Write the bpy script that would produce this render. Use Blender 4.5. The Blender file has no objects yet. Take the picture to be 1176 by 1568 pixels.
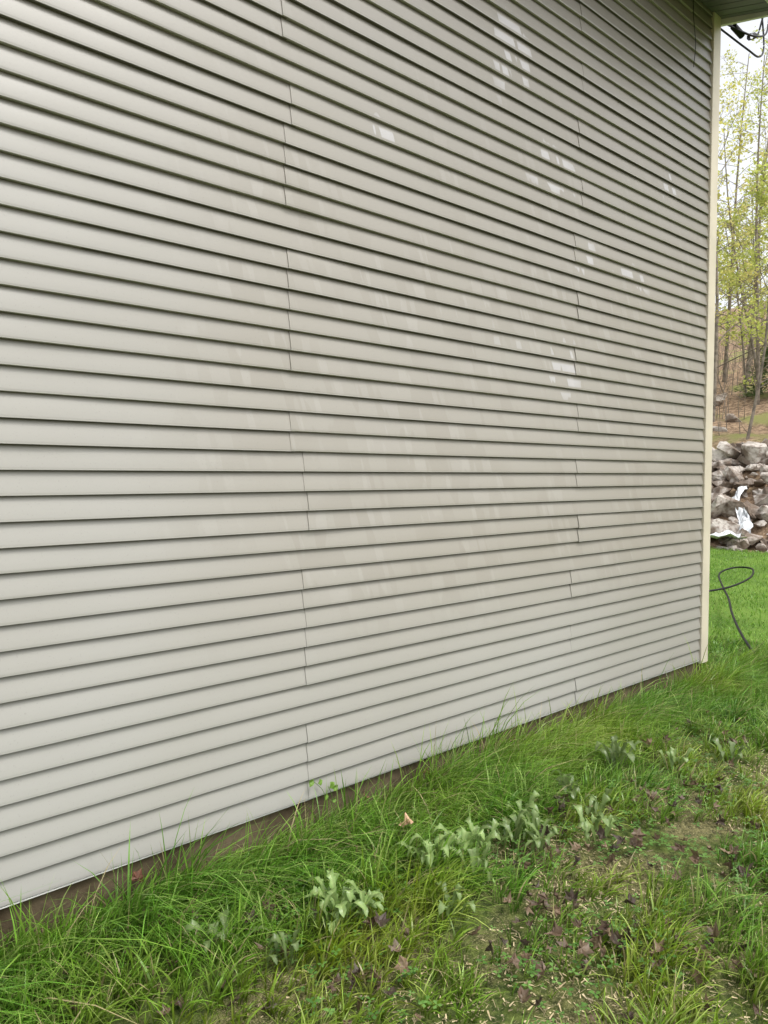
import bpy, math, random
import numpy as np
from mathutils import Vector, Matrix, noise
random.seed(7); rng=np.random.default_rng(7)
S=bpy.context.scene
COL=S.collection

# ------------------------------------------------------------ helpers
def link(o,parent=None):
    COL.objects.link(o)
    if parent: o.parent=parent
    return o
def mesh_np(name,V,F,mat=None,parent=None,smooth=False,cols=None,nside=None):
    me=bpy.data.meshes.new(name)
    V=np.asarray(V,dtype=np.float32)
    if isinstance(F,np.ndarray):
        n,k=F.shape
        me.vertices.add(len(V)); me.vertices.foreach_set('co',V.ravel())
        me.loops.add(n*k); me.loops.foreach_set('vertex_index',F.astype(np.int32).ravel())
        me.polygons.add(n); me.polygons.foreach_set('loop_start',np.arange(0,n*k,k,dtype=np.int32))
        me.update(calc_edges=True); me.validate()
    else:
        me.from_pydata([tuple(v) for v in V],[],F); me.update()
    if cols is not None:
        a=me.color_attributes.new('Col','FLOAT_COLOR','POINT')
        a.data.foreach_set('color',np.asarray(cols,dtype=np.float32).ravel())
    if smooth:
        me.polygons.foreach_set('use_smooth',np.ones(len(me.polygons),dtype=bool))
    if mat: me.materials.append(mat)
    o=bpy.data.objects.new(name,me)
    return link(o,parent)
def empty(name):
    o=bpy.data.objects.new(name,None); return link(o)

class N:
    def __init__(s,name):
        s.m=bpy.data.materials.new(name); s.m.use_nodes=True
        s.t=s.m.node_tree; s.t.nodes.clear()
        s.out=s.t.nodes.new('ShaderNodeOutputMaterial')
    def n(s,typ,ins=None,**kw):
        x=s.t.nodes.new(typ)
        for k,v in kw.items(): setattr(x,k,v)
        if ins:
            for k,v in ins.items():
                if isinstance(v,bpy.types.NodeSocket): s.t.links.new(v,x.inputs[k])
                else: x.inputs[k].default_value=v
        return x
    def math(s,op,a,b=0.0,c=0.0,clamp=False):
        x=s.n('ShaderNodeMath',{0:a,1:b,2:c},operation=op); x.use_clamp=clamp; return x.outputs[0]
    def mix(s,f,a,b,blend='MIX'):
        x=s.n('ShaderNodeMix',data_type='RGBA',blend_type=blend)
        for k,v in ((0,f),(6,a),(7,b)):
            if isinstance(v,bpy.types.NodeSocket): s.t.links.new(v,x.inputs[k])
            else: x.inputs[k].default_value=v if k==0 else (*v,1) if len(v)==3 else v
        return x.outputs[2]
    def noise(s,vec,scale,detail=4,rough=.55,**kw):
        return s.n('ShaderNodeTexNoise',{'Vector':vec,'Scale':scale,'Detail':detail,'Roughness':rough}).outputs[0]
    def ramp(s,f,a,b,lo=0.,hi=1.):
        x=s.n('ShaderNodeMapRange',{0:f,1:a,2:b,3:lo,4:hi}); x.interpolation_type='SMOOTHSTEP'; return x.outputs[0]
    def pos(s): return s.n('ShaderNodeNewGeometry').outputs['Position']
    def bsdf(s,col,rough=.6,spec=.5,bump=None,bstr=.3,bdist=.01,**kw):
        b=s.n('ShaderNodeBsdfPrincipled')
        for k,v in (('Base Color',col),('Roughness',rough),('Specular IOR Level',spec)):
            if isinstance(v,bpy.types.NodeSocket): s.t.links.new(v,b.inputs[k])
            else: b.inputs[k].default_value=(*v,1) if isinstance(v,tuple) and len(v)==3 else v
        if bump is not None:
            bb=s.n('ShaderNodeBump',{'Height':bump,'Strength':bstr,'Distance':bdist})
            s.t.links.new(bb.outputs[0],b.inputs['Normal'])
        s.t.links.new(b.outputs[0],s.out.inputs[0]); return b
def simple(name,col,rough=.6,var=.15,scale=8,spec=.4,bstr=.15):
    k=N(name); p=k.pos(); f=k.noise(p,scale,2)
    c=k.mix(k.ramp(f,.3,.7),tuple(x*(1-var) for x in col),tuple(min(1,x*(1+var)) for x in col))
    k.bsdf(c,rough,spec,bump=k.noise(p,scale*6,2) if bstr>.2 else None,bstr=bstr,bdist=.004); return k.m

# ------------------------------------------------------------ materials
E=0.1016   # course exposure
def siding_mat():
    k=N('vinyl_siding'); p=k.pos()
    sp=k.n('ShaderNodeSeparateXYZ',{0:p}); x,z=sp.outputs[0],sp.outputs[2]
    cz=k.math('DIVIDE',z,E); course=k.math('FLOOR',cz); fr=k.math('SUBTRACT',cz,course)
    shear=k.math('MULTIPLY_ADD',fr,.015,x)
    def streak(sx,off,sc=1.):
        v=k.n('ShaderNodeCombineXYZ',{0:k.math('MULTIPLY',shear,sx),1:k.math('MULTIPLY_ADD',course,7.37,off),2:k.math('MULTIPLY',fr,.10)}).outputs[0]
        return k.noise(v,sc,2,.6)
    big=k.noise(p,.55,2,.5); big2=k.noise(p,1.3,2,.5)
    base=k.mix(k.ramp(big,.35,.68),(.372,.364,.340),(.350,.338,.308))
    base=k.mix(k.math('MULTIPLY',k.ramp(z,1.2,5.0),k.ramp(x,0.,6.,.45,1.)),base,(.180,.163,.138))  # shade of the upper right wall painted into the base colour
    base=k.mix(k.math('MULTIPLY',k.ramp(x,3.5,6.8),.45),base,(.225,.208,.180))  # right-hand side shaded further, also in the base colour
    band=k.math('MULTIPLY',k.ramp(x,1.0,2.2),k.math('MULTIPLY',k.ramp(z,.5,1.3),k.ramp(z,4.8,2.8)))
    base=k.mix(k.math('MULTIPLY',band,.42),base,(.290,.257,.205))
    dm=k.math('MULTIPLY',k.ramp(streak(4.2,0.),.515,.53),k.math('MULTIPLY',band,k.ramp(big2,.38,.55)))
    c=k.mix(k.math('MULTIPLY',dm,.16),base,(.21,.185,.145))
    lt=k.math('MULTIPLY',k.ramp(streak(7.,90.),.585,.60),k.math('MULTIPLY',band,k.ramp(big2,.40,.55)))
    c=k.mix(k.math('MULTIPLY',lt,.17),c,(.46,.44,.42))
    cen=[(3.90,4.45,.30,.42),(4.35,3.82,.45,.22),(2.78,3.60,.14,.12),(4.52,2.47,.30,.27),(6.0,4.13,.20,.24),(4.72,3.32,.22,.2),(5.4,3.26,.38,.14),(3.9,2.45,.42,.3)]
    m=None
    for i,(cx,czz,rx,rz) in enumerate(cen):
        v=k.n('ShaderNodeVectorMath',{0:p,1:(cx,0,czz)},operation='SUBTRACT').outputs[0]
        v=k.n('ShaderNodeVectorMath',{0:v,1:(1/rx,0,1/rz)},operation='MULTIPLY').outputs[0]
        d=k.n('ShaderNodeVectorMath',{0:v},operation='LENGTH').outputs['Value']
        r=k.ramp(d,1.2,.4,0,.5 if i==7 else 1.)
        m=r if m is None else k.math('MAXIMUM',m,r)
    thr=k.math('MULTIPLY_ADD',m,-.20,.71)
    st=k.ramp(k.math('SUBTRACT',streak(6.5,200.),thr),0,.012)
    inner=k.math('MULTIPLY',k.ramp(fr,.10,.2),k.ramp(fr,.78,.60))
    st=k.math('MULTIPLY',st,k.math('MULTIPLY',inner,k.math('MULTIPLY',m,.42,clamp=True)))
    c=k.mix(st,c,(.58,.58,.62))
    top=k.math('MULTIPLY',k.ramp(fr,.78,1.0),.68)  # shadow line under the lap above, painted in together with grime
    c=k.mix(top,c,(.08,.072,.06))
    edge=k.math('MULTIPLY',k.ramp(fr,.075,.03),.40)  # butt-edge highlight painted as a paler, chalky colour
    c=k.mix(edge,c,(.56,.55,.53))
    sk=k.ramp(k.noise(p,140,1),.66,.75); c=k.mix(k.math('MULTIPLY',sk,.2),c,(.18,.17,.15))
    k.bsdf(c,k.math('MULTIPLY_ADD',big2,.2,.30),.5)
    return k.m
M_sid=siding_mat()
M_white=simple('white_trim',(.74,.73,.70),.45,.06,3)
M_cream=simple('cream_trim',(.60,.54,.43),.45,.06,3)
M_soff=simple('soffit_vinyl',(.17,.172,.195),.55,.05,3)
M_roof=simple('asphalt_shingle',(.06,.058,.055),.9,.3,12)
M_black=simple('black_rubber',(.008,.008,.009),.5,.2,20,.25)
M_metal=simple('grey_metal',(.3,.3,.3),.4,.15,20)
def found_mat():
    k=N('foundation_concrete'); p=k.pos(); a=k.noise(p,3.,4); b=k.noise(p,30,4)
    c=k.mix(k.ramp(a,.3,.7),(.065,.046,.027),(.15,.115,.072)); c=k.mix(k.math('MULTIPLY',k.ramp(b,.45,.7),.4),c,(.05,.040,.026))
    k.bsdf(c,.9,.2,bump=b,bstr=.6,bdist=.01); return k.m
M_found=found_mat()
def ground_mat():
    k=N('ground_soil'); p=k.pos(); sp=k.n('ShaderNodeSeparateXYZ',{0:p}); x,y=sp.outputs[0],sp.outputs[1]
    a=k.noise(p,2.2,4); b=k.noise(p,28,5,.65); c3=k.noise(p,150,3,.7)
    soil=k.mix(k.ramp(b,.35,.65),(.05,.038,.02),(.19,.15,.080))
    soil=k.mix(k.ramp(c3,.50,.66),soil,(.46,.39,.22))
    green=k.mix(k.ramp(b,.3,.7),(.025,.05,.01),(.10,.15,.025))
    near=k.mix(k.ramp(a,.40,.60,.30,.85),soil,green)
    near=k.mix(k.ramp(y,-1.0,-.5),near,green)
    lawn=k.mix(k.ramp(k.noise(p,.8,3),.35,.65),(.07,.15,.02),(.13,.23,.035))
    lawn=k.mix(k.math('MULTIPLY',k.ramp(b,.4,.7),.5),lawn,(.18,.22,.06))
    c=k.mix(k.ramp(x,6.,9.),near,lawn)
    leaf=k.mix(k.ramp(k.noise(p,6,5,.7),.35,.65),(.13,.085,.055),(.42,.30,.20))
    leaf=k.mix(k.ramp(k.noise(p,.5,3),.5,.66),leaf,(.24,.24,.09))
    w=k.math('MULTIPLY_ADD',k.noise(p,1.,3),1.2,-.6)
    c=k.mix(k.ramp(k.math('ADD',x,w),19.0,19.5),c,leaf)
    far=k.ramp(k.math('ABSOLUTE',y),25,45); c=k.mix(far,c,leaf)
    k.bsdf(c,.95,.15,bump=b,bstr=.8,bdist=.03); return k.m
M_ground=ground_mat()
def leafy(name,trans=.35,rough=.5,spec=.4):
    k=N(name); a=k.n('ShaderNodeVertexColor'); a.layer_name='Col'
    c=k.mix(k.ramp(k.noise(k.pos(),30,1),.35,.7,0,.25),a.outputs[0],(.04,.055,.015))
    b=k.n('ShaderNodeBsdfPrincipled',{'Base Color':c,'Roughness':rough,'Specular IOR Level':spec})
    t=k.n('ShaderNodeBsdfTranslucent',{'Color':c})
    m=k.n('ShaderNodeMixShader',{0:trans,1:b.outputs[0],2:t.outputs[0]})
    k.t.links.new(m.outputs[0],k.out.inputs[0]); return k.m
M_grass=leafy('grass_blades',.35,.36,.5)
M_leaf=leafy('spring_leaves',.5,.6)
M_dead=leafy('dead_leaf',.1,.5)
M_bark=simple('bark',(.24,.205,.17),.9,.35,5,.2,.1)
def rock_mat():
    k=N('rock_stone'); p=k.pos(); a=k.noise(p,1.6,3); b=k.noise(p,9,4)
    c=k.mix(k.ramp(a,.40,.60),(.17,.13,.10),(.56,.51,.46)); c=k.mix(k.math('MULTIPLY',k.ramp(b,.48,.65),.65),c,(.15,.10,.07))
    k.bsdf(c,.75,.35,bump=b,bstr=.8,bdist=.05); return k.m
M_rock=rock_mat()
def water_mat():
    k=N('white_water'); p=k.pos(); b=k.noise(k.n('ShaderNodeVectorMath',{0:p,1:(2,9,2)},operation='MULTIPLY').outputs[0],2,4)
    k.bsdf(k.mix(k.ramp(b,.35,.6),(.45,.47,.48),(.85,.87,.9)),.25,.5,bump=b,bstr=.6,bdist=.03); return k.m
M_water=water_mat()

# ------------------------------------------------------------ house
house=empty('vinyl_sided_house')
XC=6.80; XL=-7.0; TOPZ=5.84; DEPTH=8.5
prof=[(.006,.014),(.006,0.),(.0195,0.),(.0220,.0010),(.0226,.0034),(.0214,.014),(.0168,.040),(.0108,.070),(.0058,.092),(.003,.1016),(.003,.115)]
def siding(name,ua,ub,mapf,seams,step=.05):
    V=[];F=[];nc=int(math.ceil(TOPZ/E)); npf=len(prof)
    for pn in range((nc+1)//2):
        ss=[ua]+[s for s in seams(pn)]+[ub]
        for si in range(len(ss)-1):
            a=ss[si]; b=ss[si+1]; ov=.03 if si>0 else 0
            a0=a-ov
            us=np.arange(a0,b-1e-4,step).tolist()+[b]
            cols_=[(u,0) for u in us]
            if ov: cols_=[(a0,1)]+cols_       # folded-back cut end of the overlapping panel
            ph=[random.uniform(0,6.28) for _ in range(4)]
            dz=random.uniform(-.0014,.0014)
            for c in (0,1):
                ci=pn*2+c
                if ci>=nc: continue
                z0=ci*E; st=len(V)
                for (u,fold) in cols_:
                    w=.0010*math.sin(u*2.3+ph[0])+.0008*math.sin(u*5.1+ph[1])+.0005*math.sin(u*11+ph[2])
                    wz=.0009*math.sin(u*1.7+ph[3])+dz
                    lift=0
                    if ov: lift=.0042*max(0,1-(u-a0)/.6)
                    if fold: lift=-.0015
                    for (o,d) in prof:
                        zz=min(z0+d+wz,TOPZ)
                        V.append(mapf(u,o+w*min(1,(o/.012))+lift,zz))
                for i in range(len(cols_)-1):
                    for j in range(npf-1):
                        q=st+i*npf+j
                        F.append((q,q+npf,q+npf+1,q+1))
    o=mesh_np(name,V,np.array(F),M_sid,house,smooth=True)
    o.data.set_sharp_from_angle(angle=math.radians(28))
    return o
def seams(pn):
    r=random.Random(pn*13+5); L=[-4.4+r.uniform(-.1,.1)]
    if pn%4!=2: L.append((2.17 if pn>8 else 2.26)+r.uniform(-.03,.03))
    else: L.append(-1.2)
    if pn%2==0: L.append(4.70+r.uniform(-.05,.05))
    return L
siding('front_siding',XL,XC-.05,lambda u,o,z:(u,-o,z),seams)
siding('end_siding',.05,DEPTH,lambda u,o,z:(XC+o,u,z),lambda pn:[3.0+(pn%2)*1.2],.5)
def box(name,x0,x1,y0,y1,z0,z1,mat,parent=house,bev=0.0):
    V=[(x,y,z) for x in(x0,x1) for y in(y0,y1) for z in(z0,z1)]
    F=[(0,1,3,2),(4,6,7,5),(0,4,5,1),(2,3,7,6),(0,2,6,4),(1,5,7,3)]
    o=mesh_np(name,V,F,mat,parent)
    if bev:
        m=o.modifiers.new('b','BEVEL'); m.width=bev; m.segments=2
    return o
box('wall_core',XL,XC-.01,.012,DEPTH,0.005,TOPZ+.3,M_found)
box('foundation',XL+.02,XC-.02,.004,DEPTH-.02,-1.2,0.0,M_found)
box('starter_strip',XL,XC-.06,-.0170,.002,-.010,-.003,M_white,bev=.002)
def corner():
    w=.105; t=.034
    pts=[(XC-w,0),(XC-w,-t+.004),(XC-w+.004,-t),(XC+t-.006,-t),(XC+t,-t+.006),(XC+t,w-.004),(XC+t-.004,w),(XC,w),(XC,.0)]
    V=[(x,y,z) for z in(-.03,TOPZ-.01) for x,y in pts]; n=len(pts)
    F=[(i,(i+1)%n,n+(i+1)%n,n+i) for i in range(n)]+[tuple(range(n))[::-1],tuple(range(n,2*n))]
    mesh_np('corner_post',V,F,M_cream,house)
corner()
OV=.50; zo=5.70
V=[];F=[]
xs=np.arange(XL-.2,XC+.03,.10)
for x in xs:
    for (dx,dz) in ((0,0),(.085,0),(.088,.006),(.097,.006)):
        V+= [(min(x+dx,XC+.05),.0,TOPZ-.002+dz),(min(x+dx,XC+.05),-OV,zo+dz)]
n=len(V)//2
F=[(2*i,2*i+1,2*i+3,2*i+2) for i in range(n-1)]
mesh_np('soffit',V,F,M_soff,house)
box('fascia',XL-.2,XC+.09,-OV-.022,-OV,zo-.03,zo+.17,M_white,bev=.003)
def slab(name,pts,x0,x1,mat):
    n=len(pts); V=[(x,y,z) for x in (x0,x1) for y,z in pts]
    F=[(i,(i+1)%n,n+(i+1)%n,n+i) for i in range(n)]+[tuple(range(n))[::-1],tuple(range(n,2*n))]
    mesh_np(name,V,F,mat,house)
slab('eave_return',[(.10,TOPZ-.03),(-OV+.002,zo-.03),(-OV+.002,zo+.16),(.10,TOPZ+.22)],XC+.055,XC+.088,M_white)
mid=DEPTH/2; rz=TOPZ+.3+mid*.55
slab('roof',[(-OV-.06,zo+.155),(mid,rz),(DEPTH+OV,zo+.155),(DEPTH+OV,zo+.20),(mid,rz+.06),(-OV-.06,zo+.20)],XL-.3,XC+.12,M_roof)
slab('gable_wall',[(.02,TOPZ+.1),(DEPTH,TOPZ+.1),(mid,rz-.05)],XC-.02,XC+.005,M_white)

# ------------------------------------------------------------ terrain
GZ=-.17
def hz(x,y):
    z=GZ
    s=x-19.3-.6*math.sin(y*.35)
    z+=.66*min(max(s,0),3.6)
    if s>3.6: z+=.29*min(s-3.6,70)
    z+=.03*math.sin(x*1.3+.4)*math.sin(y*1.1)*(max(0,min(1,-y/.5)) if x<8 else 1 if x<19 else 4)
    if x<8: z+=.04*max(0,min(1,(-y-.15)/.5))-.015*max(0,min(1,(3-x)/3))*max(0,1+y/.3 if y>-.3 else 0)
    return z
def warp(n,c,span):
    t=np.linspace(-1,1,n); return c+np.sinh(t*5)/math.sinh(5)*span
gx=warp(260,6,400); gy=warp(260,0,400)
V=[(x,y,hz(x,y)) for x in gx for y in gy]; n=260
ii,jj=np.meshgrid(np.arange(n-1),np.arange(n-1),indexing='ij'); q=(ii*n+jj).ravel()
mesh_np('ground',V,np.stack([q,q+n,q+n+1,q+1],1),M_ground,smooth=True)

# ------------------------------------------------------------ grass
def vnoise(x,y,s,o=0): return noise.noise(Vector((x*s+o,y*s-o,o)))
def blades(name,P,H,W,lean,cols,mat=M_grass,seg=4,dark=.30):
    n=len(P); P=np.asarray(P); H=np.asarray(H); W=np.asarray(W)
    th=rng.uniform(0,2*np.pi,n)
    L=np.asarray(lean)
    side=np.stack([np.cos(th),np.sin(th)],1)
    V=np.zeros((n,(seg)*2+1,3),np.float32)
    for s in range(seg+1):
        t=s/seg
        hx=L*(H*t**1.8)[:,None]
        ll=np.sqrt((L**2).sum(1))
        zz=H*(t-.45*np.minimum(ll,1.7)*t**2.6)
        ww=W*(1-t**2.2)*.5*(.7+.6*min(t*2,1))
        c=np.stack([P[:,0]+hx[:,0],P[:,1]+hx[:,1],P[:,2]+zz],1)
        if s<seg:
            V[:,2*s,:]=c; V[:,2*s+1,:]=c
            V[:,2*s,:2]-=side*ww[:,None]; V[:,2*s+1,:2]+=side*ww[:,None]
        else: V[:,2*seg,:]=c
    k=2*seg+1; base=(np.arange(n)*k)[:,None]
    tri=[]
    for s in range(seg-1):
        a=2*s; tri+=[[a,a+1,a+3],[a,a+3,a+2]]
    tri.append([2*seg-2,2*seg-1,2*seg])
    tri=np.array(tri)
    F=(base[:,None,:]+tri[None]).reshape(-1,3)
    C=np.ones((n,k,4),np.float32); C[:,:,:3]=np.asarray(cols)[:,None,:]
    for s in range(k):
        t=min(1,(s//2)/seg); C[:,s,:3]*=(dark+(1.25-dark)*t**.8)  # shade between blades put into vertex colour: dark roots, bright tips
    return mesh_np(name,V.reshape(-1,3),F,mat,cols=C.reshape(-1,4),smooth=True)
P=[];H=[];W=[];Ln=[];C=[]
def addblade(x,y,h,w,lx,ly,c,z=None):
    P.append((x,y,hz(x,y)-.005 if z is None else z));H.append(h);W.append(w);Ln.append((lx,ly));C.append(c)
greens=[(.13,.32,.025),(.17,.38,.04),(.24,.44,.06),(.09,.24,.02),(.34,.50,.12)]
ntuft=16500
for i in range(ntuft):
    x=random.uniform(-.8,8.6); y=-(random.random()**1.05)*3.0-.005
    if x>XC+.2: y+=1.2*random.random()
    d=-y
    tall=max(0,1-d/1.7)
    nn=vnoise(x,y,1.3,3.3)*.9+vnoise(x,y,3.6,9)*.8
    dens=tall*.9+.52+nn*1.25-(.16 if (d>1.2 and x>2.0) else 0)
    if x<2.0: dens+=.15
    if random.random()>dens: continue
    band=math.exp(-((d-.34)/.24)**2)
    h0=.080+.09*band+.085*tall+.17*max(0,nn)
    if d<.16: h0*=.33
    k=random.randint(5,12) if tall>.1 else random.randint(4,9)
    if random.random()<.06: k+=8; h0*=1.35
    cx,cy=.35*vnoise(x,y,.9,20)+.25,-.30+.3*vnoise(x,y,1.2,31)
    bc=random.choice(greens); yel=max(0,vnoise(x,y,1.5,50)+.12+.26*(d>.9))
    wd=random.uniform(.8,1.45)
    for j in range(k):
        a=random.uniform(0,6.28); r=abs(random.gauss(0,.020))
        h=h0*random.uniform(.4,1.5); v=random.uniform(.65,1.3)
        c=(bc[0]*v+.14*yel,bc[1]*v+.06*yel,bc[2]*v)
        if random.random()<.06: c=(.50,.42,.22)
        yy=min(y+r*math.sin(a),-.004) if x<XC else y+r*math.sin(a)
        addblade(x+r*math.cos(a),yy,h,random.uniform(.003,.0064)*wd,cx+.8*math.cos(a)*random.random()+random.gauss(0,.25),cy+.8*math.sin(a)*random.random()+random.gauss(0,.25)-(.40*band),c)
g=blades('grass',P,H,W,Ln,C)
print('near blades',len(P))
P=[];H=[];W=[];Ln=[];C=[]
for i in range(42000):
    x=7+12.6*random.random()**1.1; y=-3.0+random.random()*(11)
    v=random.uniform(.7,1.35); n1=vnoise(x,y,.6,7)
    bc=random.choice(greens[:3])
    h=random.uniform(.04,.09)+.03*max(0,n1)
    addblade(x,y,h,random.uniform(.006,.012),random.gauss(0,.5),random.gauss(0,.5),(bc[0]*v*1.1,bc[1]*v,bc[2]*v))
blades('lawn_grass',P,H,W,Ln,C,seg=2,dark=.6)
n=52000; V=[];F=[];C=[]
for i in range(n):
    x=random.uniform(-.3,7.0); y=-.03-3.1*random.random()
    if vnoise(x,y,1.6,60)+.7*(min(1,-y/1.6))-.5<random.uniform(-.3,.3): continue
    a=random.uniform(0,6.28); L=random.uniform(.003,.014)*(2 if random.random()<.14 else 1); w=random.uniform(.0008,.0030)
    z=hz(x,y)+random.uniform(.002,.028); dx,dy=math.cos(a)*L,math.sin(a)*L; sx,sy=-math.sin(a),math.cos(a)
    dz=random.uniform(-.4,.4)*L; b=len(V)
    V+=[(x-dx-sx*w,y-dy-sy*w,z-dz),(x-dx*.8+sx*w,y-dy*.8+sy*w,z-dz+w),(x+dx+sx*w*.6,y+dy+sy*w*.6,z+dz),(x+dx*.9-sx*w*.7,y+dy*.9-sy*w*.7,z+dz)]
    F+=[(b,b+1,b+2,b+3)]
    v=random.uniform(.35,1.2); C+=[(.62*v,.50*v,.30*v,1)]*4
mesh_np('straw',V,np.array(F),M_dead,cols=C)

# ------------------------------------------------------------ dead leaves
V=[];F=[];C=[]
def maple(x,y,z,s,col,tilt=.6):
    b=len(V); R=Matrix.Rotation(random.uniform(0,6.28),3,'Z')@Matrix.Rotation(random.gauss(0,tilt),3,'X')@Matrix.Rotation(random.gauss(0,tilt),3,'Y')
    rad=[.45,.75,.6,1.,.65,1.1,.65,1.,.6,.75,.45,.25]; m=len(rad); cu=random.uniform(.4,1.6); cu2=random.uniform(-1.,1.)
    pts=[Vector((0,0,0))]
    for ring in (.5,1.):
        for i,r in enumerate(rad):
            a=-1.3+i*(2.6+3.14)/m; rr=r*ring*s*random.uniform(.8,1.1)
            px,py=rr*math.cos(a),rr*math.sin(a)
            pts.append(Vector((px*.9,py*.9,cu*(px*px)/s*.8+cu2*py*py/s*.7+random.gauss(0,.09*s))))
    for p in pts:
        q=R@p; V.append((x+q.x,y+q.y,max(z+q.z,hz(x,y)+.002))); v=random.uniform(.7,1.25); C.append((col[0]*v,col[1]*v,col[2]*v,1))
    for i in range(m):
        j=(i+1)%m
        F.append((b,b+1+i,b+1+j)); F.append((b+1+i,b+1+m+i,b+1+m+j)); F.append((b+1+i,b+1+m+j,b+1+j))
cl=[(3.59,-1.26),(3.7,-1.2),(4.04,-1.31),(2.79,-1.16),(2.49,-1.35),(2.45,-1.64),(2.58,-1.75),(1.8,-1.1),(1.55,-.68),(2.71,-2.05),(2.53,-1.93),(1.65,-1.23),(3.09,-1.35),(1.3,-.4),(4.4,-.8),(3.3,-1.7),(5.0,-1.0),(3.2,-.9),(2.2,-1.5)]
dc=[(.10,.062,.042),(.14,.092,.06),(.22,.15,.095),(.07,.047,.036)]
for cx,cy in cl:
    for j in range(random.randint(7,12)):
        x=cx+random.gauss(0,.08); y=cy+random.gauss(0,.08)
        maple(x,y,hz(x,y)+random.uniform(.03,.11),random.uniform(.026,.050),random.choice(dc))
for i in range(260):
    x=random.uniform(.5,7); y=-random.uniform(.25,2.8)
    maple(x,y,hz(x,y)+random.uniform(.02,.08),random.uniform(.020,.044),random.choice(dc))
mesh_np('dead_leaves',V,F,M_dead,cols=C)
V=[];F=[];C=[]
maple(2.35,-.68,.07,.055,(.60,.38,.24),.5)
for x,y in ((5.0,-.05),(4.9,-.06),(3.9,-.06),(3.1,-.06),(4.55,-.06),(2.6,-.06),(1.3,-.05)): maple(x,y,-.07,.045,(.16,.07,.045),.8)
mesh_np('fallen_leaf',V,F,M_dead,cols=C)

# ------------------------------------------------------------ broadleaf weeds
def lobed(V,F,C,root,ang,L,w,rise,col,lob=5):
    b=len(V); n=20; d=Vector((math.cos(ang),math.sin(ang),0)); s=Vector((-d.y,d.x,0)); tw=random.uniform(-.6,.6); bend=random.gauss(0,.2)
    for i in range(n+1):
        t=i/n; p=Vector(root)+d*L*t*(1-.15*t)+s*bend*L*t*t+Vector((0,0,rise*(t-.72*t*t)*1.6))
        saw=(t*lob)%1.
        env=max(.10,math.sin(min(1,t**1.5*.98)*math.pi)**.7) if t<.95 else .35
        ww=w*env*(.55+.6*saw) if i<n else .001
        sv=s*math.cos(tw)+Vector((0,0,math.sin(tw)))
        V.append(tuple(p-sv*ww+Vector((0,0,.3*ww)))); V.append(tuple(p)); V.append(tuple(p+sv*ww+Vector((0,0,.3*ww))))
        v=random.uniform(.85,1.1); e=(col[0]*v,col[1]*v,col[2]*v,1); C.append(e); C.append((min(1,col[0]*1.35),col[1]*1.15,col[2]*1.35,1)); C.append(e)
    for i in range(n):
        q=b+3*i; F.append((q,q+1,q+4,q+3)); F.append((q+1,q+2,q+5,q+4))
plants=[(1.82,-.83,13,1.15),(1.75,-.90,10,1.),(1.90,-.88,9,.95),(2.31,-.86,12,1.2),(2.40,-.84,10,1.1),(2.53,-.87,12,1.2),(2.62,-.92,9,1.),(2.77,-.95,11,1.05),(2.9,-.98,10,1.),(3.97,-.80,12,1.35),(2.80,-1.09,9,.95),(2.15,-1.15,8,.9),(3.3,-1.1,9,1.),(1.35,-.66,8,.9),(4.6,-1.2,9,1.1),(3.4,-.85,9,1.1),(3.1,-1.2,9,1.),(3.0,-.85,9,1.),(2.45,-1.05,8,.9),(4.3,-1.0,8,1.),(1.5,-.9,8,.8)]
for n_,(x,y,k,sc) in enumerate(plants):
    V=[];F=[];C=[]
    pale=random.uniform(.85,1.05) if n_<7 else random.uniform(.5,.85)
    for j in range(k):
        a=j/k*12.56+random.uniform(-.6,.6)
        lobed(V,F,C,(x+random.gauss(0,.025),y+random.gauss(0,.025),hz(x,y)+.01),a,random.uniform(.07,.16)*sc,random.uniform(.016,.026)*sc,random.uniform(.16,.30)*sc,(.27*pale,.42*pale,.13*pale),lob=random.choice((3,4,5)))
    mesh_np('dandelion_plant',V,F,M_grass,cols=C)
V=[];F=[];C=[]
for i in range(6000):
    x=random.uniform(.3,6.5); y=-random.uniform(.35,2.6)
    if vnoise(x,y,2.,80)<.0: continue
    z=hz(x,y)+random.uniform(.02,.10); r=random.uniform(.006,.015); a0=random.uniform(0,6.28); col=random.choice([(.13,.28,.05),(.18,.35,.08),(.09,.22,.04)])
    for l in range(3):
        a=a0+l*2.09; b=len(V); d=(math.cos(a),math.sin(a)); s=(-d[1],d[0]); up=random.uniform(-.3,.5)*r
        V+=[(x,y,z),(x+d[0]*r+s[0]*r*.6,y+d[1]*r+s[1]*r*.6,z+up),(x+d[0]*r*1.8,y+d[1]*r*1.8,z+up*.6),(x+d[0]*r-s[0]*r*.6,y+d[1]*r-s[1]*r*.6,z+up)]
        F.append((b,b+1,b+2,b+3)); C+=[(*col,1)]*4
mesh_np('clover_patch',V,np.array(F),M_grass,cols=C)

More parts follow.
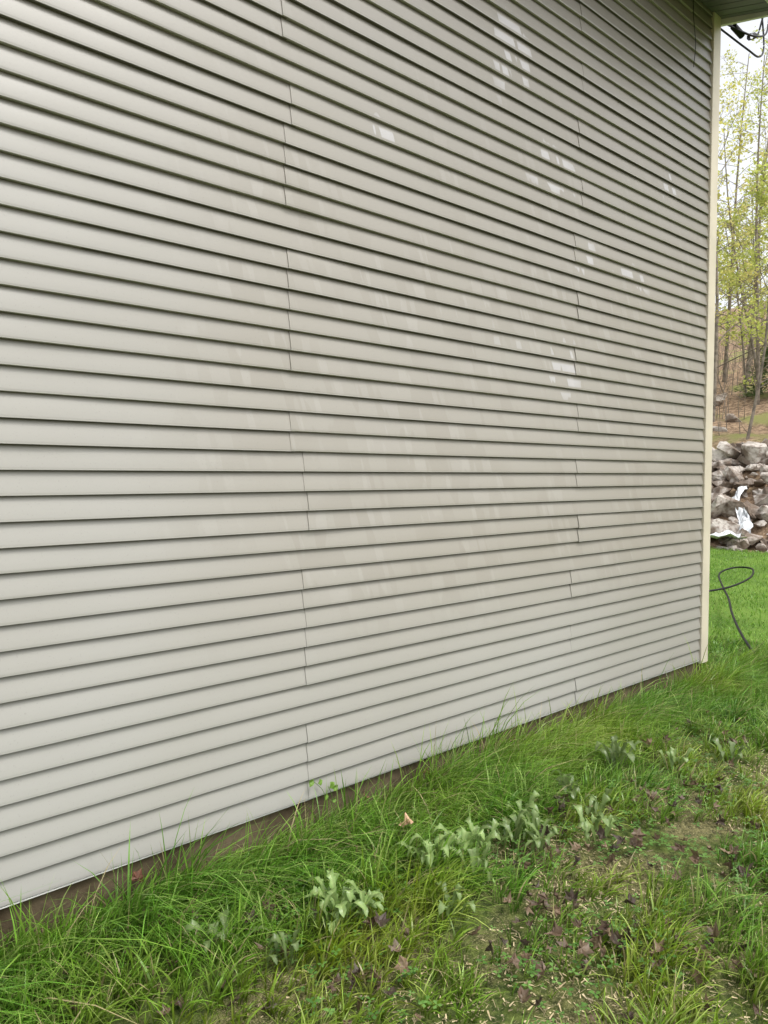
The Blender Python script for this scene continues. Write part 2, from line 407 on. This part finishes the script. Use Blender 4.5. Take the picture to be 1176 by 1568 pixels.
# ------------------------------------------------------------ tube builder
def tube(V,F,pts,rads,ns=5,close=True):
    b=len(V); pts=[Vector(p) for p in pts]
    for i,p in enumerate(pts):
        d=(pts[min(i+1,len(pts)-1)]-pts[max(i-1,0)])
        if d.length<1e-6: d=Vector((0,0,1))
        d.normalize(); u=d.cross(Vector((.31,.17,.93)) if abs(d.z)<.9 else Vector((1,0,.1))); u.normalize(); w=d.cross(u)
        for k in range(ns):
            a=k/ns*6.2832; q=p+(u*math.cos(a)+w*math.sin(a))*rads[i]; V.append(tuple(q))
    for i in range(len(pts)-1):
        for k in range(ns):
            F.append((b+i*ns+k,b+i*ns+(k+1)%ns,b+(i+1)*ns+(k+1)%ns,b+(i+1)*ns+k))
def catmull(pts,m=8):
    pts=[Vector(p) for p in pts]; out=[]
    for i in range(len(pts)-1):
        p0=pts[max(i-1,0)];p1=pts[i];p2=pts[i+1];p3=pts[min(i+2,len(pts)-1)]
        for j in range(m):
            t=j/m; out.append(.5*((2*p1)+(-p0+p2)*t+(2*p0-5*p1+4*p2-p3)*t*t+(-p0+3*p1-3*p2+p3)*t**3))
    out.append(pts[-1]); return out
vine=empty('climbing_vine'); V=[];F=[]
for pts in ([(2.30,-.05,-.17),(2.32,-.06,-.05),(2.33,-.04,.02),(2.27,-.035,.09)],[(2.35,-.06,-.17),(2.38,-.05,-.03),(2.36,-.04,.04)]):
    c=catmull(pts,6); tube(V,F,c,[.0016]*len(c),5)
mesh_np('stem',V,F,M_grass,vine,cols=[(.14,.28,.05,1)]*len(V))
V=[];F=[];C=[]
for (x,y,z,s) in [(2.25,-.045,.095,.024),(2.30,-.05,.085,.020),(2.37,-.06,.05,.026),(2.335,-.06,.0,.017),(2.40,-.06,.03,.022),(2.38,-.07,-.03,.018)]:
    b=len(V); a0=random.uniform(0,6.28)
    for i in range(8):
        a=i/8*6.28; r=s*(1.2 if i==0 else .9 if i%2==0 else .7); V.append((x+r*math.cos(a+a0)*.9,y-.3*r*math.sin(a*2),z+r*math.sin(a+a0))); C.append((.24,.42,.07,1))
    F.append(tuple(range(b,b+8)))
mesh_np('leaves',V,F,M_grass,vine,cols=C)

# ------------------------------------------------------------ hose and service cables
def cable(name,paths,rad,mat,parent=None):
    V=[];F=[]
    for pts in paths:
        c=catmull(pts,10); tube(V,F,c,[rad]*len(c),8)
    return mesh_np(name,V,F,mat,parent,smooth=True)
cable('garden_hose',[[(6.75,-.75,-.09),(7.15,-.42,-.04),(7.7,-.05,-.01),(8.3,.30,0.02),(9.1,.72,.05),(10.0,1.15,.07),(10.9,1.62,.08),(11.9,2.12,.14),(12.4,2.10,.20),(12.3,1.78,.22),(11.5,1.48,.18),(10.8,1.5,.10),(10.2,1.72,.05),(9.9,1.95,-.02)]],.014,M_black)
svc=empty('service_cable')
cable('drop_wires',[[(6.95,.12,6.02),(7.2,.02,5.92),(7.6,.0,5.98),(7.9,.08,6.15),(8.1,.05,6.5),(9,.1,6.9),(14,.6,7.6),(30,2,9.5)],
 [(6.95,.10,5.95),(7.3,-.06,5.86),(7.7,-.06,6.0),(7.95,.0,6.25),(8.0,.0,6.6),(8.2,0,6.9)],
 [(7.0,.12,5.92),(7.4,-.02,5.78),(7.75,.0,5.84),(7.95,.04,6.05),(8.0,.1,6.5)],
 [(6.95,.14,6.10),(7.3,.05,6.05),(7.5,.02,6.2),(7.7,.02,6.45),(8.3,.1,6.75)]],.009,M_black,svc)
cable('weatherhead',[[(6.9,.2,5.2),(6.9,.2,6.0),(6.93,.15,6.12),(7.02,.08,6.10)]],.028,M_metal,svc)
cable('clamp',[[(7.16,.0,5.90),(7.30,-.02,5.86)],[(7.5,-.01,5.93),(7.58,-.01,5.97)]],.032,M_black,svc)
cable('wall_wire',[[(6.30,-.028,5.82),(6.31,-.036,5.6),(6.36,-.031,5.42),(6.33,-.031,5.22)]],.003,M_black,svc)

# ------------------------------------------------------------ rocks + stream
import bmesh
def hull_shape():
    bm=bmesh.new()
    for i in range(16):
        p=Vector((random.uniform(-1,1),random.uniform(-1,1),random.uniform(-1,1)))
        m=max(abs(p.x),abs(p.y),abs(p.z)); p=p/m*random.uniform(.75,1.)
        bm.verts.new(p)
    r=bmesh.ops.convex_hull(bm,input=bm.verts)
    bmesh.ops.delete(bm,geom=[g for g in r['geom_interior'] if isinstance(g,bmesh.types.BMVert)],context='VERTS')
    bm.verts.index_update(); bm.verts.ensure_lookup_table()
    v=[q.co.copy() for q in bm.verts]; f=[[q.index for q in fc.verts] for fc in bm.faces]; bm.free(); return v,f
shapes=[hull_shape() for _ in range(45)]
def rocks(name,items,mat):
    V=[];F=[]
    for (x,y,z,s) in items:
        bv,bf=random.choice(shapes)
        sc=Vector((random.uniform(.6,1.2),random.uniform(.7,1.6),random.uniform(.4,.8)))*s
        R=Matrix.Rotation(random.uniform(0,6.28),3,'Z')@Matrix.Rotation(random.gauss(0,.45),3,'X')@Matrix.Rotation(random.gauss(0,.3),3,'Y')
        b=len(V)
        for v in bv:
            p=R@Vector((v.x*sc.x,v.y*sc.y,v.z*sc.z)); V.append((x+p.x,y+p.y,z+p.z))
        F+=[tuple(b+i for i in f) for f in bf]
    return mesh_np(name,V,F,mat)
it=[]
for i in range(2300):
    y=random.uniform(-12,18); x=19.3+.6*math.sin(y*.35)+random.random()**.9*4.8-.3
    it.append((x,y,hz(x,y)+random.uniform(.0,.25),random.uniform(.07,.27)*(1.9 if random.random()<.13 else 1)))
for i in range(60):
    y=random.uniform(-14,24); x=random.uniform(24,36); it.append((x,y,hz(x,y),random.uniform(.2,.7)))
rocks('rock_pile',it,M_rock)
it=[]
for i in range(300):
    y=random.uniform(-12,18); x=18.9+.6*math.sin(y*.35)+random.gauss(0,.35); it.append((x,y,hz(x,y)+.01,random.uniform(.04,.13)))
rocks('gravel',it,M_rock)
V=[];F=[]
for i in range(26):
    t=i/25; x=21.6-2.5*t; yc=5.75-.75*t+.2*math.sin(t*9); w=.08+.40*t*t
    step=.12*math.sin(t*25)
    for k in range(6):
        u=k/5-.5; V.append((x+random.gauss(0,.05),yc+u*2*w,hz(x,yc)+.40+step*.5+.06*math.cos(u*9)+random.gauss(0,.02)))
for i in range(25):
    for k in range(5): q=i*6+k; F.append((q,q+1,q+7,q+6))
mesh_np('stream',V,np.array(F),M_water,smooth=True)

# ------------------------------------------------------------ trees
def tree(x,y,h,leafn,lc,TV,TF,LV,LF,LC,nb=18,thin=1.,leafs=.07):
    z0=hz(x,y)-.2; lx,ly=random.gauss(0,.07),random.gauss(0,.07); r0=h*.0070*thin
    tp=[]; pa,pb=random.uniform(0,6),random.uniform(0,6)
    for i in range(9):
        t=i/8; tp.append(Vector((x+lx*h*t+.16*math.sin(t*5+pa),y+ly*h*t+.16*math.sin(t*4+pb),z0+h*t)))
    tube(TV,TF,tp,[r0*(1-.9*i/8)+.008 for i in range(9)],6)
    tips=[]
    for b in range(nb):
        t=.16+.82*(b+random.random())/nb; k=t*8; i=int(min(k,7)); p=tp[i].lerp(tp[i+1],k-i)
        a=random.uniform(0,6.28); L=h*(.28*(1-t)+.08)*random.uniform(.7,1.3); up=random.uniform(.35,.9)
        d=Vector((math.cos(a),math.sin(a),up)).normalized(); bp=[p+d*L*s/4+Vector((0,0,-.04*L*(s/4)**2))+Vector((random.gauss(0,.03*L),random.gauss(0,.03*L),0))*(s>0) for s in range(5)]
        rb=max(.010,r0*.38*(1-t)); tube(TV,TF,bp,[rb*(1-.8*s/4)+.003 for s in range(5)],4)
        for s in range(6):
            q=bp[random.randint(1,4)]; e=d+Vector((random.gauss(0,.7),random.gauss(0,.7),random.gauss(.1,.4))); e.normalize(); l2=L*random.uniform(.2,.5)
            m=[q,q+e*l2*.5+Vector((0,0,.02)),q+e*l2]; tube(TV,TF,m,[.007,.005,.003],3); tips.append((m[1],m[2],l2))
    tips=random.sample(tips,int(len(tips)*.7))
    for i in range(leafn):
        a,b2,l2=random.choice(tips); c=a.lerp(b2,random.uniform(-.3,1.2))
        c=c+Vector((random.gauss(0,.14),random.gauss(0,.14),random.gauss(0,.10))); s=leafs*random.uniform(.5,1.3)
        u=Vector((random.gauss(0,1),random.gauss(0,1),random.gauss(0,.6))).normalized(); w=u.cross(Vector((random.gauss(0,1),random.gauss(0,1),random.gauss(0,1)))).normalized()
        bi=len(LV); LV.extend([tuple(c-u*s),tuple(c+w*s*.55),tuple(c+u*s),tuple(c-w*s*.55)]); LF.append((bi,bi+1,bi+2,bi+3))
        v=random.uniform(.7,1.25); LC.extend([(lc[0]*v,lc[1]*v,lc[2]*v,1)]*4)
lcs=[(.74,.72,.22),(.66,.68,.19),(.78,.71,.28),(.56,.62,.16)]
spots=[(25.5,7.3,8.5),(28,9.6,13),(31,9.4,14),(27,5.2,12),(30,12.0,14),(34,11.2,15),(26,1.5,12),(29,-3,13),(25,13,12),(37,13.4,16),(24.5,-7,11),(33,10.4,8),(36,11.6,9)]
for (x,y,h) in spots:
    T=empty('maple_tree'); TV=[];TF=[];LV=[];LF=[];LC=[]
    tree(x,y,h,2300,random.choice(lcs),TV,TF,LV,LF,LC,nb=24,leafs=.066,thin=.85)
    mesh_np('trunk_and_limbs',TV,np.array(TF),M_bark,T,smooth=True); mesh_np('crown_leaves',LV,np.array(LF),M_leaf,T,cols=LC)
TV=[];TF=[];LV=[];LF=[];LC=[]
for i in range(190):
    az=random.uniform(-.35,.95); d=random.uniform(34,75)
    x=d*math.cos(az); y=-3+d*math.sin(az)
    if x<27: continue
    tree(x,y,random.uniform(5,13),330,random.choice(lcs),TV,TF,LV,LF,LC,nb=10,thin=.8,leafs=.12)
dt=empty('distant_trees')
mesh_np('trunks',TV,np.array(TF),M_bark,dt); mesh_np('foliage',LV,np.array(LF),M_leaf,dt,cols=LC)
TV=[];TF=[]
for i in range(1000):
    y=random.uniform(-8,26); x=random.uniform(26,46); z=hz(x,y); h=random.uniform(.6,2.6)
    tube(TV,TF,[(x,y,z),(x+random.gauss(0,.15),y+random.gauss(0,.15),z+h*.5),(x+random.gauss(0,.5),y+random.gauss(0,.5),z+h)],[.016,.010,.004],3)
mesh_np('brush',TV,np.array(TF),M_bark)
for (x,y,s) in [(32.6,9.1,1.3),(31,3,1.2)]:
    T=empty('evergreen_shrub'); TV=[];TF=[];LV=[];LF=[];LC=[]; z=hz(x,y)
    tube(TV,TF,[(x,y,z-.1),(x,y,z+1.9*s)],[.06,.01],6)
    for i in range(3800):
        t=random.random()**1.3; a=random.uniform(0,6.28); R=s*1.15*(1-t)**.8*(1+.25*math.sin(a*5+t*20)); r=R*random.uniform(.5,1.)
        c=Vector((x+r*math.cos(a),y+r*math.sin(a),z+.1+t*1.9*s-.15*r)); u=Vector((math.cos(a),math.sin(a),random.uniform(-.3,.3))); w=Vector((-u.y,u.x,.3)); q=.09
        b=len(LV); LV+= [tuple(c-u*q),tuple(c+w*q*.3),tuple(c+u*q),tuple(c-w*q*.3)]; LF.append((b,b+1,b+2,b+3)); v=random.uniform(.5,1.3); LC+=[(.12*v,.19*v,.07*v,1)]*4
    mesh_np('stem',TV,np.array(TF),M_bark,T); mesh_np('needles',LV,np.array(LF),M_leaf,T,cols=LC)

# ------------------------------------------------------------ light
sun_el=math.radians(62); sun_az=math.radians(-75)
D=Vector((math.cos(sun_el)*math.cos(sun_az),math.cos(sun_el)*math.sin(sun_az),math.sin(sun_el)))
l=bpy.data.lights.new('sun','SUN'); l.energy=1.5; l.angle=math.radians(12); l.color=(1,.97,.92)
lo=link(bpy.data.objects.new('sun',l)); lo.rotation_euler=D.to_track_quat('Z','Y').to_euler()
w=bpy.data.worlds.new('World'); S.world=w; w.use_nodes=True; nt=w.node_tree; nt.nodes.clear()
o=nt.nodes.new('ShaderNodeOutputWorld'); bg=nt.nodes.new('ShaderNodeBackground'); sk=nt.nodes.new('ShaderNodeTexSky'); hs=nt.nodes.new('ShaderNodeHueSaturation')
sk.sky_type='NISHITA'; sk.sun_disc=False; sk.sun_elevation=sun_el; sk.sun_rotation=math.atan2(D.x,D.y); sk.dust_density=4.0; sk.air_density=1.3; sk.ozone_density=1.
hs.inputs['Saturation'].default_value=.15; hs.inputs['Value'].default_value=1.85
nt.links.new(sk.outputs[0],hs.inputs['Color']); nt.links.new(hs.outputs[0],bg.inputs[0]); bg.inputs[1].default_value=.15; nt.links.new(bg.outputs[0],o.inputs[0])

# ------------------------------------------------------------ camera
cd=bpy.data.cameras.new('camera'); cam=link(bpy.data.objects.new('camera',cd))
cd.sensor_fit='VERTICAL'; cd.sensor_height=36; cd.lens=25.99; cd.clip_end=2000; cd.clip_start=.05
cam.location=(0,-3.15,1.70); cam.rotation_euler=(math.radians(90-2.73),0,math.radians(-41.6))
S.camera=cam
S.view_settings.view_transform='Standard'; S.view_settings.look='None'; S.view_settings.exposure=0
